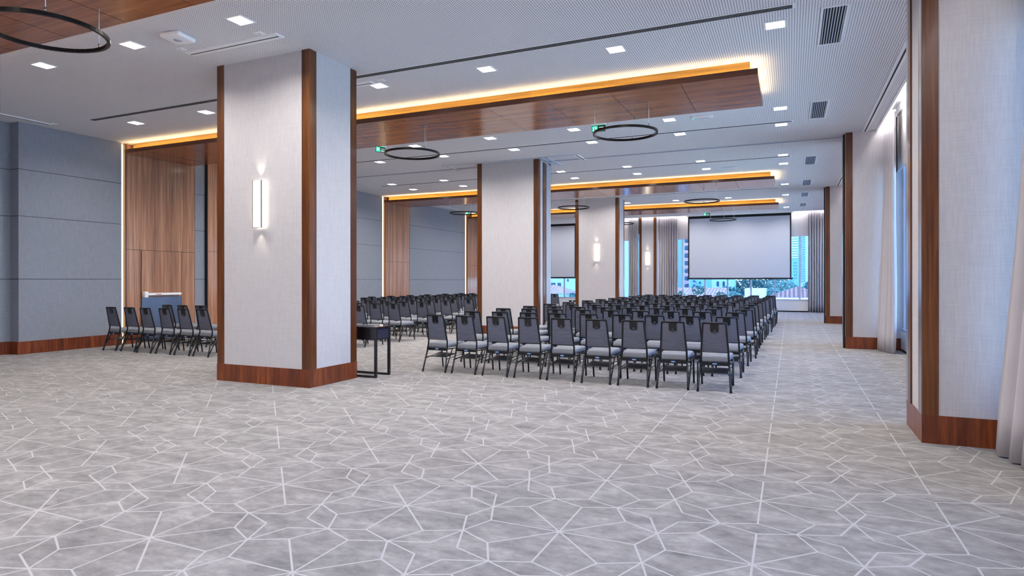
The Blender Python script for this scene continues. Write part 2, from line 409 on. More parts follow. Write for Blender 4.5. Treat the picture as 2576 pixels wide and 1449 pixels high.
# ------------------------------------------------------------------ timber rafts under the ceiling
def raft(y0, y1, label, xl=XL + .02, xr=-.42):
    t = thing('ceiling_raft', label, 'ceiling panel', (0, 0, ZS))
    p = B().box(xl, xr - .004, y0 + .004, y1, 0, .055).ob('timber_soffit', M['raft'], t)
    B().box(xl, xr, y0, y0 + .004, .001, .055).box(xr - .004, xr, y0 + .004, y1, .001, .055).ob('edge_board', M['lip'], t)
    x = -1.48
    while x > xl + .2:
        B().box(x - .003, x + .003, y0 + .05, y1 - .02, -.0012, .001).ob('joint', M['slot'], p); x -= 1.06
    # upturned edge on which the strip lies
    B().box(xl, xr, y0, y0 + .03, .055, .085).box(xl, xr, y1 - .03, y1, .055, .085).box(xr - .03, xr, y0 + .03, y1 - .03, .055, .085).ob('edge_lip', M['lip'], t)
    B().box(xl + .12, xr - .11, y0 + .13, y1 - .13, .055, ZC - ZS - .001).ob('riser', M['fascia'], t)
    B().box(xl + .1, xr - .05, y0 + .055, y0 + .08, .056, .072).box(xl + .1, xr - .05, y1 - .08, y1 - .055, .056, .072).box(xr - .08, xr - .055, y0 + .09, y1 - .09, .056, .072).ob('light_strip', M['led'], t)
    return t
raft(2.86, 4.66, 'glowing timber ceiling raft over the empty carpet')
raft(9.42, 11.19, 'timber ceiling raft over the rear chair rows')
raft(19.36, 21.0, 'timber ceiling raft over the middle of the chairs')
raft(26.0, 27.6, 'timber ceiling raft just before the far screens')

# ------------------------------------------------------------------ ceiling fittings
LX = {'A': -.17, 'B': -2.155, 'C': -4.10, 'D': -6.02, 'E': -7.96, 'F': -9.88, 'G': -11.82}
LXN = {'A': 'nearest the windows', 'B': 'second from the windows', 'C': 'third from the windows', 'D': 'fourth from the windows', 'E': 'fifth from the windows', 'F': 'sixth from the windows', 'G': 'seventh from the windows'}
LXN['A'] = 'next to the window side grilles'
LROW = [(-1.6, 'far behind the camera, added for light', 'ABCDEF'), (1.5, 'behind the glowing raft, added for light', 'ABCDEF'),  # these two rows are out of view, added to light the hall
        (5.54, 'over the empty carpet', 'ABCDEF'), (8.3, 'behind the long black slot', 'ABCDFG'), (12.37, 'just past the big raft', 'ABCDEFG'),
        (13.67, 'past the second slot', 'ABCDEFG'), (17.0, 'before the third slot', 'ABCDEFG'), (18.26, 'before the middle raft', 'ABCDEFG'),
        (22.2, 'past the middle raft', 'ABCDEFG'), (25.0, 'before the far raft', 'ABCDEFG'), (29.2, 'before the far windows', 'ABCDEFG')]
dl0 = thing('downlight', 'x', 'ceiling light', (0, 0, ZC))
fr = B()
for (a0, a1, b0, b1) in ((-.125, .125, -.125, -.105), (-.125, .125, .105, .125), (-.125, -.105, -.105, .105), (.105, .125, -.105, .105)): fr.box(a0, a1, b0, b1, -.008, .002)
fr.ob('frame', M['white'], dl0)
B().box(-.105, .105, -.105, .105, -.004, .001).ob('diffuser', M['down'], dl0)
AL = bpy.data.lights.new('downlight_lamp', 'AREA'); AL.shape = 'SQUARE'; AL.size = .2; AL.energy = 15.5; AL.color = (1, .94, .88); AL.spread = R(150)
AD = AL.copy(); AD.energy = 10.5                                   # the seating zone is dimmed
first = True
for (y, rn, cols) in LROW:
    for cn in cols:
        d = dl0 if first else copy_tree(dl0); first = False
        d.location = (LX[cn], y, ZC); tag(d, 'square recessed downlight %s, %s' % (rn, LXN[cn]), 'ceiling light', 'recessed downlights')
        l = bpy.data.objects.new('downlight_lamp', AL if y < 10 else AD); COL.objects.link(l); l.parent = d; l.location = (0, 0, -.02)

def slot_diffuser(y, x0, x1, label, n=4, w=.105, m=.02):
    t = thing('linear_diffuser', label, 'air diffuser', ((x0 + x1) / 2, y, ZC)); L = (x1 - x0) / 2
    B().box(-L, L, -w / 2 - m, w / 2 + m, -.006 if m < .03 else -.016, 0).ob('diffuser_frame', M['white'], t)
    b = B(); st = w / n
    for i in range(n): yy = -w / 2 + i * st; b.box(-L + .03, L - .03, yy + st * .2, yy + st * .75, -.009 if m < .03 else -.018, -.006)
    b.ob('slot', M['slot'], t); return t
slot_diffuser(7.81, -12.42, .05, 'long black slotted air diffuser before the big raft')
slot_diffuser(13.45, -12.42, .05, 'long slotted air diffuser past the big raft', 2, .07)
slot_diffuser(17.22, -12.42, .02, 'long slotted air diffuser before the middle raft', 2, .07)
slot_diffuser(22.98, -12.42, -.35, 'long slotted air diffuser beyond the middle raft', 2, .07)
slot_diffuser(6.08, -7.56, -5.92, 'short white air diffuser before the big column', 1, .03, .06)
slot_diffuser(8.12, -7.6, -6.0, 'short white air diffuser behind the big column', 1, .03, .06)
def diffuser_y(x, y0, y1, label, w=.05):
    t = thing('linear_diffuser', label, 'air diffuser', (x, (y0 + y1) / 2, ZC)); L = (y1 - y0) / 2
    B().box(-w, w, -L, L, -.016, 0).ob('diffuser_frame', M['white'], t)
    B().box(-.012, .012, -L + .03, L - .03, -.018, -.016).ob('slot', M['slot'], t); return t
diffuser_y(-13.5, 5.9, 7.7, 'white air diffuser beside the grey wall corner', .07)
diffuser_y(-13.45, 21.6, 24.4, 'white air diffuser beside the far grey wall', .07)
diffuser_y(-8.6, 14.87, 15.58, 'small air diffuser beside the partition column, wall side', .06)
diffuser_y(-4.87, 14.87, 15.58, 'small air diffuser beside the partition column, window side', .06)
diffuser_y(1.42, 7.4, 15.0, 'long black slot along the window strip, first bay', .055)
diffuser_y(1.42, 15.9, 23.3, 'long black slot along the window strip, second bay', .055)
diffuser_y(1.42, 24.3, 30.6, 'long black slot along the window strip, third bay', .055)
diffuser_y(1.42, -1.0, 6.5, 'long black slot along the window strip, rear bay', .055)

# partition track
t = thing('partition_track', 'pale steel partition track crossing the hall ceiling', 'ceiling track', (0, 15.4, ZC))
B().box(XL + .05, -7.7, -.05, .05, -.014, 0).box(-5.85, 1.08, -.05, .05, -.014, 0).ob('rail', M['alu'], t)
B().box(XL + .05, -7.7, -.012, .012, -.016, -.014).box(-5.85, 1.08, -.012, .012, -.016, -.014).ob('slot', M['slot'], t)
t = thing('partition_track', 'rectangular parking track around the partition column', 'ceiling track', (0, 0, ZC))
B().box(-8.68, -4.8, 14.80, 14.86, -.014, 0).box(-5.86, -5.78, 14.9, 16.0, -.02, 0).box(-5.7, -5.62, 14.9, 16.0, -.02, 0).ob('rail', M['alu'], t)

# return air grilles
def grille(y, n, label, L=.64):
    t = thing('ceiling_grille', label, 'air grille', (.47, y, ZC), 0, 'return air grilles in a line')
    B().box(-.145, .145, -L, -L + .03, -.01, 0).box(-.145, .145, L - .03, L, -.01, 0).box(-.145, -.12, -L + .03, L - .03, -.01, 0).box(.12, .145, -L + .03, L - .03, -.01, 0).ob('grille_frame', M['white'], t)
    B().box(-.12, .12, -L + .03, L - .03, -.002, 0).ob('dark_void', M['slot'], t)
    b = B()
    for i in range(8): x = -.105 + i * .03; b.box(x - .004, x + .007, -L + .03, L - .03, -.009, -.002)
    tag(b.ob('vanes', M['alu'], t))
    return t
for y, n in ((8.63, 'beside the first raft end'), (12.78, 'past the first raft end'), (18.08, 'before the middle raft end'), (22.15, 'past the middle raft end'), (25.2, 'before the far raft end'), (28.6, 'before the far windows')):
    grille(y, n, 'white ceiling air grille with dark vanes, ' + n)

# detectors and small fittings
b = B().box(-.15, .15, -.15, .15, -.06, 0)
t = thing('wireless_unit', 'white rounded ceiling unit near the short air diffuser', 'ceiling device', (-7.12, 5.56, ZC), R(8))
b.ob('body', M['white'], t, .028, 3)
B().tube([(0, 0, -.058), (0, 0, -.064)], .05, 16).ob('front_disc', M['alu'], t)
for (x, y, lab) in ((-7.5, 5.9, 'small white sensor plate at the air diffuser, column side'), (-6.12, 5.93, 'small white sensor plate above the big column'), (-5.83, 8.1, 'small white sensor plate beside the downlight past the column'), (-13.38, 7.68, 'small white sensor plate at the grey wall corner')):
    t = thing('ceiling_sensor', lab, 'ceiling sensor', (x, y, ZC))
    B().box(-.06, .06, -.05, .05, -.008, 0).ob('plate', M['white'], t, .003)
    B().tube([(0, 0, -.008), (0, 0, -.014)], .012, 8).ob('eye', M['alu'], t)
for (x, y, lab) in ((-1.53, 12.38, 'white emergency light beside the big raft'), (-1.53, 18.28, 'white emergency light before the middle raft')):
    t = thing('emergency_light', lab, 'emergency light', (x, y, ZC))
    B().box(-.19, .19, -.05, .05, -.03, 0).ob('housing', M['white'], t, .008)
    B().box(-.15, .12, -.03, .03, -.034, -.029).ob('lens', M['alu'], t)
    B().box(-.185, -.15, -.03, .03, -.034, -.029).ob('indicator', M['greenlit'], t)

# exit signs
def letters(b, txt, x, z, h, y, th=.002):
    G = {'E': ['111', '100', '110', '100', '111'], 'X': ['101', '101', '010', '101', '101'], 'I': ['111', '010', '010', '010', '111'], 'T': ['111', '010', '010', '010', '010']}
    u = h / 5
    for ch in txt:
        for r_, row in enumerate(G[ch]):
            for c_, v in enumerate(row):
                if v == '1': b.box(x + c_ * u, x + (c_ + 1) * u, y - th, y, z + h - (r_ + 1) * u, z + h - r_ * u)
        x += 4 * u
    return b
def exit_sign(x, y, lab, rz=0):
    t = thing('exit_sign', lab, 'exit sign', (x, y, ZC), rz)
    B().box(-.14, .14, -.004, .004, -.165, -.035).ob('sign_board', M['green'], t)
    B().box(-.15, .15, -.02, .02, -.03, 0).ob('mount', M['white'], t)
    B().box(-.14, .14, -.006, .006, -.035, -.03).box(-.13, -.02, -.005, -.0042, -.155, -.05).ob('lit_panel', M['greenlit'], t)
    b = letters(B(), 'EXIT', .0, -.145, .035, -.005)
    b.box(-.11, -.09, -.007, -.005, -.14, -.07).box(-.08, -.045, -.007, -.005, -.11, -.09).tube([(-.06, -.006, -.075), (-.06, -.0075, -.075)], .01, 8)
    b.box(.01, .10, -.007, -.005, -.085, -.075)
    b.ob('lettering', M['signwhite'], t)
exit_sign(-3.49, 12.1, 'green hanging EXIT sign behind the ring lamp near the big raft')
exit_sign(-8.65, 12.0, 'green hanging EXIT sign beside the ring lamp near the big column', R(72))
exit_sign(-13.2, 24.9, 'green hanging EXIT sign by the far grey wall')
exit_sign(-3.52, 29.9, 'green hanging EXIT sign above the white screen')

# ring pendants
rg = thing('ring_pendant', 'x', 'pendant light', (0, 0, 3.9), 0, 'black ring pendants')
n = 64; vs = []; fs = []
for i in range(n):
    a = 2 * pi * i / n
    for (r_, z_) in ((.535, -.018), (.535, .018), (.505, .018), (.505, -.018)): vs.append((r_ * cos(a), r_ * sin(a), z_))
for i in range(n):
    for k in range(4): fs.append((i * 4 + k, ((i + 1) % n) * 4 + k, ((i + 1) % n) * 4 + (k + 1) % 4, i * 4 + (k + 1) % 4))
B().add(vs, fs).ob('ring', mat_plain('black bronze metal', srgb(24, 17, 15), .35, .6), rg)
for a in (90, 210, 330):
    x, y = .517 * cos(R(a)), .517 * sin(R(a))
    c_ = B().tube([(x, y, .02), (x, y, ZS - 3.9)], .0042, 5).ob('suspension_cable', M['white'], rg)
    B().tube([(x, y, .02), (x, y, .06)], .008, 6).ob('cable_grip', M['steel'], c_)
first = True
RN = {-2.52: 'nearest the windows', -6.78: 'middle', -11.04: 'on the grey wall side'}
for y, yn in ((3.78, 'over the empty carpet'), (10.32, 'under the rear chair raft'), (20.2, 'under the middle raft'), (26.8, 'under the far raft')):
    for x in (-2.52, -6.70, -10.9):
        r_ = rg if first else copy_tree(rg); first = False
        r_.location = (x, y, 3.9); tag(r_, 'thin black ring pendant %s, %s' % (yn, {-2.52: 'window side', -6.70: 'middle one', -10.9: 'grey wall side'}[x]), 'pendant light', 'black ring pendants')

# wall lamps
def sconce(x, y, lab):
    t = thing('wall_lamp', lab, 'wall lamp', (x, y, 2.19))
    B().box(-.05, .05, -.03, 0, .05, .60).ob('back_plate', M['steel'], t)
    n = 8; vs = []; 
    for z in (0, .65):
        for k in range(n + 1):
            a = -.9 + 1.8 * k / n; vs.append((.079 * sin(a) / sin(.9), -.062 - .028 * (cos(a) - cos(.9)) / (1 - cos(.9)), z))
        vs += [(.079, -.03, z), (-.079, -.03, z)]
    m_ = n + 3; fs = [tuple(range(m_))[::-1], tuple(range(m_, 2 * m_))] + [(k, (k + 1) % m_, (k + 1) % m_ + m_, k + m_) for k in range(m_)]
    B().add(vs, fs).ob('lamp_shade', M['sconce'], t)
    B().box(-.084, -.070, -.078, -.060, 0, .65).box(.070, .084, -.078, -.060, 0, .65).box(-.084, .084, -.088, -.03, -.004, 0).box(-.084, .084, -.088, -.03, .65, .654).ob('side_trim', M['steel'], t)
    for z, rx, e in ((.66, 180, 5), (-.01, 0, 3)):
        L = bpy.data.lights.new('lamp_glow', 'SPOT'); L.energy = e; L.color = (1, .88, .7); L.spot_size = R(70); L.spot_blend = .8; L.shadow_soft_size = .02
        o = bpy.data.objects.new('lamp_glow', L); COL.objects.link(o); o.parent = t; o.location = (0, -.05, z); o.rotation_euler = (R(rx), 0, 0)
    return t
sconce(-6.78, 6.60, 'tall white wall lamp on the big column')
sconce(-6.785, 23.24, 'tall white wall lamp on the middle column')
sconce(-6.47, 31.06, 'tall white wall lamp on the far pilaster')

# ------------------------------------------------------------------ projection screens
def screen(x0, x1, y, z0, z1, lab):
    t = thing('projection_screen', lab, 'projection screen', ((x0 + x1) / 2, y, z0)); L = (x1 - x0) / 2; h = z1 - z0
    B().box(-L, L, -.004, .004, 0, h).ob('screen_fabric', M['screen'], t)
    B().box(-L - .06, -L, -.005, .005, 0, h + .12).box(L, L + .06, -.005, .005, 0, h + .12).box(-L, L, -.005, .005, h, h + .12).ob('border', M['slot'], t)
    B().box(-L - .10, L + .12, -.02, .02, -.08, -.002).ob('bottom_bar', M['black'], t)
    B().box(-L - .12, L + .12, -.07, .07, h + .115, ZC - z0 - .005).ob('housing', M['white'], t)
screen(-4.37, -.03, 30.45, 1.56, 4.33, 'large white projection screen hanging before the far window')
screen(-13.3, -10.03, 30.4, 1.62, 4.22, 'white projection screen half hidden behind the partition column')

# ------------------------------------------------------------------ blinds and curtains
def blind_y(x0, x1, zb, lab):
    t = thing('roller_blind', lab, 'blind', ((x0 + x1) / 2, YW - .085, zb)); L = (x1 - x0) / 2
    B().box(-L, L, -.003, .003, 0, 4.8 - zb).ob('blind_fabric', M['blind'], t)
    B().box(-L, L, -.012, .012, -.03, 0).ob('bottom_rail', M['alu'], t)
    B().tube([(-L, 0, 4.85 - zb), (L, 0, 4.85 - zb)], .04, 10).ob('roller', M['white'], t)
blind_y(-5.9, XW - .12, 3.46, 'pale roller blind above the wide far window')
blind_y(XL + .05, -6.95, 3.46, 'pale roller blind above the far window behind the column')
def blind_x(y0, y1, lab):
    t = thing('roller_blind', lab, 'blind', (XW - .1, (y0 + y1) / 2, 3.68)); L = (y1 - y0) / 2
    B().box(-.003, .003, -L, L, 0, 1.15).ob('blind_fabric', M['blind'], t)
    B().box(-.012, .012, -L, L, -.03, 0).ob('bottom_rail', M['alu'], t)
    B().box(-.02, .02, L, L + .03, -.03, 1.15).ob('side_guide', M['slot'], t)
    B().box(-.03, .11, -L, L, 1.1, 1.27).ob('roller_box', M['white'], t)
blind_x(7.42, 14.92, 'pale roller blind on the side window, first bay')
blind_x(15.95, 23.3, 'pale roller blind on the side window, second bay')
blind_x(24.25, 31.0, 'pale roller blind on the side window, third bay')
blind_x(-.95, 6.5, 'pale roller blind on the side window, rear bay')

def curtain(p0, p1, lab, folds, amp=.05, z1=4.75, flare=0.0, seed=1, amp_top=None):
    """p0 -> p1 base line (x, y); pleats perpendicular; flare shifts the foot sideways"""
    rnd = random.Random(seed); p0 = Vector(p0); p1 = Vector(p1); d = p1 - p0; L = d.length; d.normalize(); nrm = Vector((-d.y, d.x))
    N = folds * 10; rows = 14; ph = [rnd.uniform(-.35, .35) for _ in range(folds + 2)]; am = [rnd.uniform(.65, 1.25) for _ in range(folds + 2)]
    t = thing('curtain', lab, 'curtain', (p0.x, p0.y, 0)); vs = []
    for r_ in range(rows + 1):
        v = r_ / rows; z = .015 + (z1 - .015) * v
        for i in range(N + 1):
            u = i / N; k = u * folds; a = am[int(k)] * (1 - k % 1) + am[int(k) + 1] * (k % 1)
            w = sin(2 * pi * k + ph[int(k)] * (1 - v) * 1.2)
            w = (abs(w) ** .75) * (1 if w > 0 else -1)
            off = amp * a * w * (1.15 - .35 * v) + .02 * sin(7 * v + 5 * u + seed) * (1 - v)
            q = d * (L * (u + .012 * sin(6 * v + 9 * u + seed) * (1 - v))) + nrm * (off + flare * (1 - v) ** 1.6 * (u if flare > 0 else 1 - u))
            vs.append((q.x, q.y, z))
    fs = [(r_ * (N + 1) + i, r_ * (N + 1) + i + 1, (r_ + 1) * (N + 1) + i + 1, (r_ + 1) * (N + 1) + i) for r_ in range(rows) for i in range(N)]
    o = B().add(vs, fs, True).ob('curtain_cloth', M['curtain'], t)
    s = o.modifiers.new('thickness', 'SOLIDIFY'); s.thickness = .006
    B().box(min(0, d.x * L) - .02, max(0, d.x * L) + .02, min(0, d.y * L) - .02, max(0, d.y * L) + .02, z1, z1 + .03).ob('curtain_track', M['white'], t)
    return t
curtain((-5.90, 31.09), (-5.00, 31.09), 'grey pleated curtain between pilaster and wide window', 8, .075, seed=2)
curtain((-7.42, 31.09), (-6.93, 31.09), 'narrow grey curtain on the wall side of the pilaster', 5, .07, seed=5)
curtain((.72, 31.09), (1.46, 31.09), 'grey pleated curtain at the window corner of the far wall', 7, .075, seed=3)
curtain((1.78, 14.9), (1.86, 14.25), 'tall grey curtain gathered beside the second pillar', 5, .06, flare=-.14, seed=8)
curtain((1.80, 23.3), (1.86, 22.6), 'tall grey curtain gathered beside the third pillar', 5, .06, flare=-.14, seed=9)
curtain((1.80, 6.42), (1.86, 4.9), 'big grey curtain hanging before the first pillar', 9, .075, flare=-.2, seed=4)

# ------------------------------------------------------------------ sockets on the far sill
for i, x in enumerate((-10.56, -10.33)):
    t = thing('wall_socket', 'small black socket on the far sill wall, %s' % ('window edge one' if i else 'wall side one'), 'socket', (x, YW - .055, .36))
    B().box(-.08, .08, -.012, 0, -.04, .04).ob('face_plate', M['black'], t, .004)
    B().box(-.05, -.01, -.014, -.012, -.02, .02).box(.01, .05, -.014, -.012, -.02, .02).ob('outlet', M['slot'], t)

# ------------------------------------------------------------------ desk behind the big column
t = thing('desk', 'black metal desk half hidden behind the big column', 'desk', (-5.62, 7.86, 0)); x0 = -1.30
B().box(x0, .02, -.19, .19, .735, .757).ob('desk_top', M['desk'], t, .003)
B().box(x0 + .03, -.01, -.165, .165, .56, .734).ob('drawer_case', M['desk'], t)
B().box(-.035, .0, -.185, -.150, 0, .735).ob('leg', M['black'], t)
B().box(-.035, .0, .150, .185, 0, .735).ob('leg', M['black'], t)
B().box(x0, x0 + .035, -.185, -.150, 0, .735).ob('leg', M['black'], t)
B().box(x0, x0 + .035, .150, .185, 0, .735).ob('leg', M['black'], t)
B().box(x0 + .035, -.035, -.185, -.150, 0, .03).ob('foot_rail', M['black'], t)
B().box(x0 + .035, -.035, .150, .185, 0, .03).ob('foot_rail', M['black'], t)
B().box(-.009, -.004, -.14, .14, .575, .72).ob('end_panel', mat_plain('dark violet board', srgb(48, 46, 66), .3), t)
t = thing('card_holder', 'tiny white card holder on the black desk', 'card holder', (-5.60, 7.78, .757))
B().box(-.02, .02, -.012, .012, 0, .035).ob('card', M['white'], t)
B().box(-.022, .022, -.016, .016, 0, .006).ob('base', mat_plain('orange card', srgb(214, 120, 60), .6), t)

# ================================================================== CHAIRS
def make_chair():
    c = thing('banquet_chair', 'x', 'chair')
    fr = B(); r = .0135
    def tp(s, z): 
        u = (z - .50) / .40; return (s * (.170 - .028 * u), -.20 - .085 * u, z)
    # back frame: posts from seat rail to the top and the top bar
    fr.tube([(-.178, -.215, .36), (-.170, -.195, .47), tp(-1, .50), tp(-1, .89), tp(-1, .90)], r, 6)
    fr.tube([(.178, -.215, .36), (.170, -.195, .47), tp(1, .50), tp(1, .89), tp(1, .90)], r, 6)
    fr.tube([tp(-1, .893), tp(1, .893)], r, 6)
    fr.tube([tp(-1, .505), tp(1, .505)], .0055, 6)
    fr.ob('back_frame', M['frame'], c)
    # legs
    for s in (-1, 1):
        B().tube([(s * .205, -.32, .0), (s * .202, -.305, .05), (s * .178, -.215, .37)], .017, 6, .0125).tube([(s * .207, -.316, .02), (s * .222, -.12, .36)], .010, 6).ob('leg', M['frame'], c)
        B().tube([(s * .205, .32, .0), (s * .207, .27, .36)], .0135, 6).ob('leg', M['frame'], c)
    sf = B()
    sf.tube([(-.178, -.215, .362), (-.220, -.14, .364), (-.209, .29, .372)], .011, 6).tube([(.178, -.215, .362), (.220, -.14, .364), (.209, .29, .372)], .011, 6)
    sf.box(-.19, .19, -.225, -.205, .335, .375).box(-.20, .20, .265, .285, .35, .375)
    sf.ob('seat_frame', M['frame'], c)
    # cushion
    vs = [(-.175, -.215, .375), (.175, -.215, .375), (.215, .30, .378), (-.215, .30, .378), (-.178, -.205, .445), (.178, -.205, .445), (.213, .285, .462), (-.213, .285, .462)]
    bm = bmesh.new(); V_ = [bm.verts.new(v) for v in vs]
    for f in ((0, 3, 2, 1), (4, 5, 6, 7), (0, 1, 5, 4), (1, 2, 6, 5), (2, 3, 7, 6), (3, 0, 4, 7)): bm.faces.new([V_[i] for i in f])
    bmesh.ops.bevel(bm, geom=bm.edges[:], offset=.028, segments=3, profile=.55, affect='EDGES')
    for f in bm.faces: f.smooth = True
    bmesh.ops.recalc_face_normals(bm, faces=bm.faces[:])
    me = bpy.data.meshes.new('seat'); bm.to_mesh(me); bm.free(); me.materials.append(M['seat'])
    o = bpy.data.objects.new('seat', me); COL.objects.link(o); o.parent = c
    # backrest panel
    vs = []
    for (z, th) in ((.512, .012), (.885, .012)):
        a = tp(1, z); x = a[0] - .006
        vs += [(-x, a[1] - th * .4, z), (x, a[1] - th * .4, z), (x, a[1] + th + .014, z), (-x, a[1] + th + .014, z)]
    bk = B().add(vs, [(0, 3, 2, 1), (4, 5, 6, 7), (0, 1, 5, 4), (1, 2, 6, 5), (2, 3, 7, 6), (3, 0, 4, 7)]).ob('backrest', M['back'], c, .006, 2)
    # moulded grip with a round button
    vs = []; prof = [(-.052, .883), (.052, .883), (.052, .788), (.042, .772), (-.042, .772), (-.052, .788)]
    for dy in (.010, .0):
        for x, z in prof: u = (z - .5) / .4; vs.append((x, -.20 - .085 * u - dy - .003, z))
    n = 6; fs = [tuple(range(n)), tuple(range(2 * n - 1, n - 1, -1))] + [(i, i + n, (i + 1) % n + n, (i + 1) % n) for i in range(n)]
    g = B().add(vs, fs).ob('hand_grip', M['tag'], bk)
    u = (.785 - .5) / .4; y = -.20 - .085 * u
    B().tube([(0, y - .009, .785), (0, y - .020, .783)], .017, 10).ob('button', mat_plain('grey rubber', srgb(60, 62, 74), .5), g)
    # name plate under the seat rail
    lp = B().box(-.028, .028, -.229, -.2255, .349, .367).ob('name_plate', M['label'], c)
    B().box(-.022, -.015, -.2305, -.229, .353, .363).box(-.008, .021, -.2305, -.229, .355, .361).ob('mark', M['white'], lp)
    # book rack
    rk = B().add([(-.15, -.19, .236), (.15, -.19, .236), (.15, .13, .262), (-.15, .13, .262), (-.15, -.19, .225), (.15, -.19, .225), (.15, .13, .258), (-.15, .13, .258)], [(0, 1, 2, 3), (4, 7, 6, 5), (0, 4, 5, 1), (1, 5, 6, 2), (2, 6, 7, 3), (3, 7, 4, 0)])
    rk.ob('book_rack', M['rack'], c)
    rr = B()
    for s in (-1, 1):
        rr.tube([(s * .203, -.26, .20), (s * .155, -.19, .232), (s * .155, .13, .262), (s * .205, .285, .262)], .006, 5)
        rr.tube([(s * .206, -.26, .215), (s * .206, .285, .245)], .006, 5)
    rr.ob('rack_rail', M['frame'], c)
    return c
ch0 = make_chair(); used = [False]
def project(x, y, z):
    fx, fy = -sin(YAW), cos(YAW); rx, ry = cos(YAW), sin(YAW); d = x * fx + y * fy
    return W / 2 + FPX * (x * rx + y * ry) / d, 705 - FPX * (z - CAM_H) / d
def place(x, y, rz, label, group):
    c = ch0 if not used[0] else copy_tree(ch0); used[0] = True
    c.location = (x, y, 0); c.rotation_euler = (0, 0, rz); tag(c, label, 'chair', group)
rnd = random.Random(11)
# y of the rear feet is y - .32
WY = [8.77, 10.16, 11.58, 12.74, 13.98, 15.25, 16.72, 17.98, 19.15, 20.45, 21.62, 22.9, 24.2]
WX = [-.915, -.88, -.865, -.805, -.82, -.80, -.77, -.75, -.69, -.69, -.655, -.64, -.65]
WD = [.10, -.03, -.16, -.1, -.1, -.1, -.1, -.1, -.1, -.1, -.1, -.1, -.1]
for r_ in range(13):
    st = .5285 if r_ == 0 else .534
    for k in range(9):
        rowname = 'rearmost row' if r_ == 0 else '%s row from the rear' % ORD[r_ + 1]
        pl = 'at the window aisle' if k == 0 else '%s from the window aisle' % ORD[k + 1]
        place(WX[r_] - st * k + rnd.uniform(-.008, .008), WY[r_] + WD[r_] * k / 8 + rnd.uniform(-.015, .015), R(rnd.uniform(-1.2, 1.2)) + (R(1.2) if r_ == 0 else 0),
              'grey chair in window-side block, %s, %s' % (rowname, pl), 'chairs of the window-side block')
GY = [8.78, 10.02, 11.46, 12.70, 13.95, 15.15, 16.50, 17.62, 18.75, 20.0, 21.2, 22.5, 23.8]
GX = [-8.64, -8.62, -8.64, -8.60, -8.60, -8.60, -8.62, -8.66, -8.66, -8.66, -8.66, -8.62, -8.60]
for r_ in range(13):
    for k in range(9):
        x = GX[r_] - .528 * k; y = GY[r_]
        a, _ = project(x - .22, y, .45); b_, _ = project(x + .22, y, .45)
        if a > 550 and b_ < 893: continue                       # wholly behind the big column
        if r_ < 12 and a > 1206 and b_ < 1352 and r_ > 4: continue  # wholly behind the partition column
        rowname = 'rearmost row' if r_ == 0 else '%s row from the rear' % ORD[r_ + 1]
        if b_ < 560: pl = 'at the grey wall' if k == 8 else '%s from the grey wall' % ORD[9 - k]
        else: pl = 'at the centre aisle' if k == 0 else '%s from the centre aisle' % ORD[k + 1]
        place(x + rnd.uniform(-.01, .01), y + rnd.uniform(-.02, .02), R(rnd.uniform(-1.5, 1.5)), 'grey chair in wall-side block, %s, %s' % (rowname, pl), 'chairs of the wall-side block')

# ================================================================== OUTSIDE
GZ = -5.5
E = {}
E['ground'] = mat_plain('grey green ground', srgb(110, 130, 130), .95)
E['leaf'] = mat_plain('blue green leaves', srgb(48, 96, 84), .8, var=.5, nscale=2.5)
E['leaf2'] = mat_plain('grey green leaves', srgb(100, 140, 126), .8, var=.5, nscale=4)
E['bark'] = mat_plain('bark', srgb(90, 90, 90), .9)
E['tile'] = mat_rooftile('clay roof tiles', srgb(130, 86, 68), srgb(226, 184, 162), 'X', .21)
E['tile2'] = mat_rooftile('dark grooved clay roof', srgb(64, 52, 56), srgb(210, 160, 136), 'X', .26)
E['sky'] = mat_plain('pale blue render', srgb(168, 202, 222), .8, var=.05)
E['blue'] = mat_plain('blue render', srgb(118, 172, 208), .8, var=.05)
E['cream'] = mat_plain('white render', srgb(226, 234, 240), .8, var=.03)
E['pink'] = mat_plain('pink balcony render', srgb(196, 148, 150), .8)
E['dark'] = mat_plain('dark glass', srgb(40, 60, 84), .3)
struct(B().box(-160, 80, YW + 1, 400, GZ - .3, GZ).ob('ground', E['ground']))
def house_box(name, x0, x1, y0, y1, z1, m, lab, cat='building', wins=(), wm=None, slabs=()):
    t = thing(name, lab, cat, ((x0 + x1) / 2, (y0 + y1) / 2, GZ)); cx, cy = t.location.x, t.location.y
    B().box(x0 - cx, x1 - cx, y0 - cy, y1 - cy, 0, z1 - GZ).ob('wall', m, t)
    for (a, b_, c_, d_) in wins:
        w = B().box(a - cx, b_ - cx, y0 - cy - .08, y0 - cy + .02, c_ - GZ, d_ - GZ).ob('window', wm or E['dark'], t)
    for (a, b_, z, h, dp, mm) in slabs:
        B().box(a - cx, b_ - cx, y0 - cy - dp, y0 - cy, z - GZ, z + h - GZ).ob('balcony', mm, t)
    return t
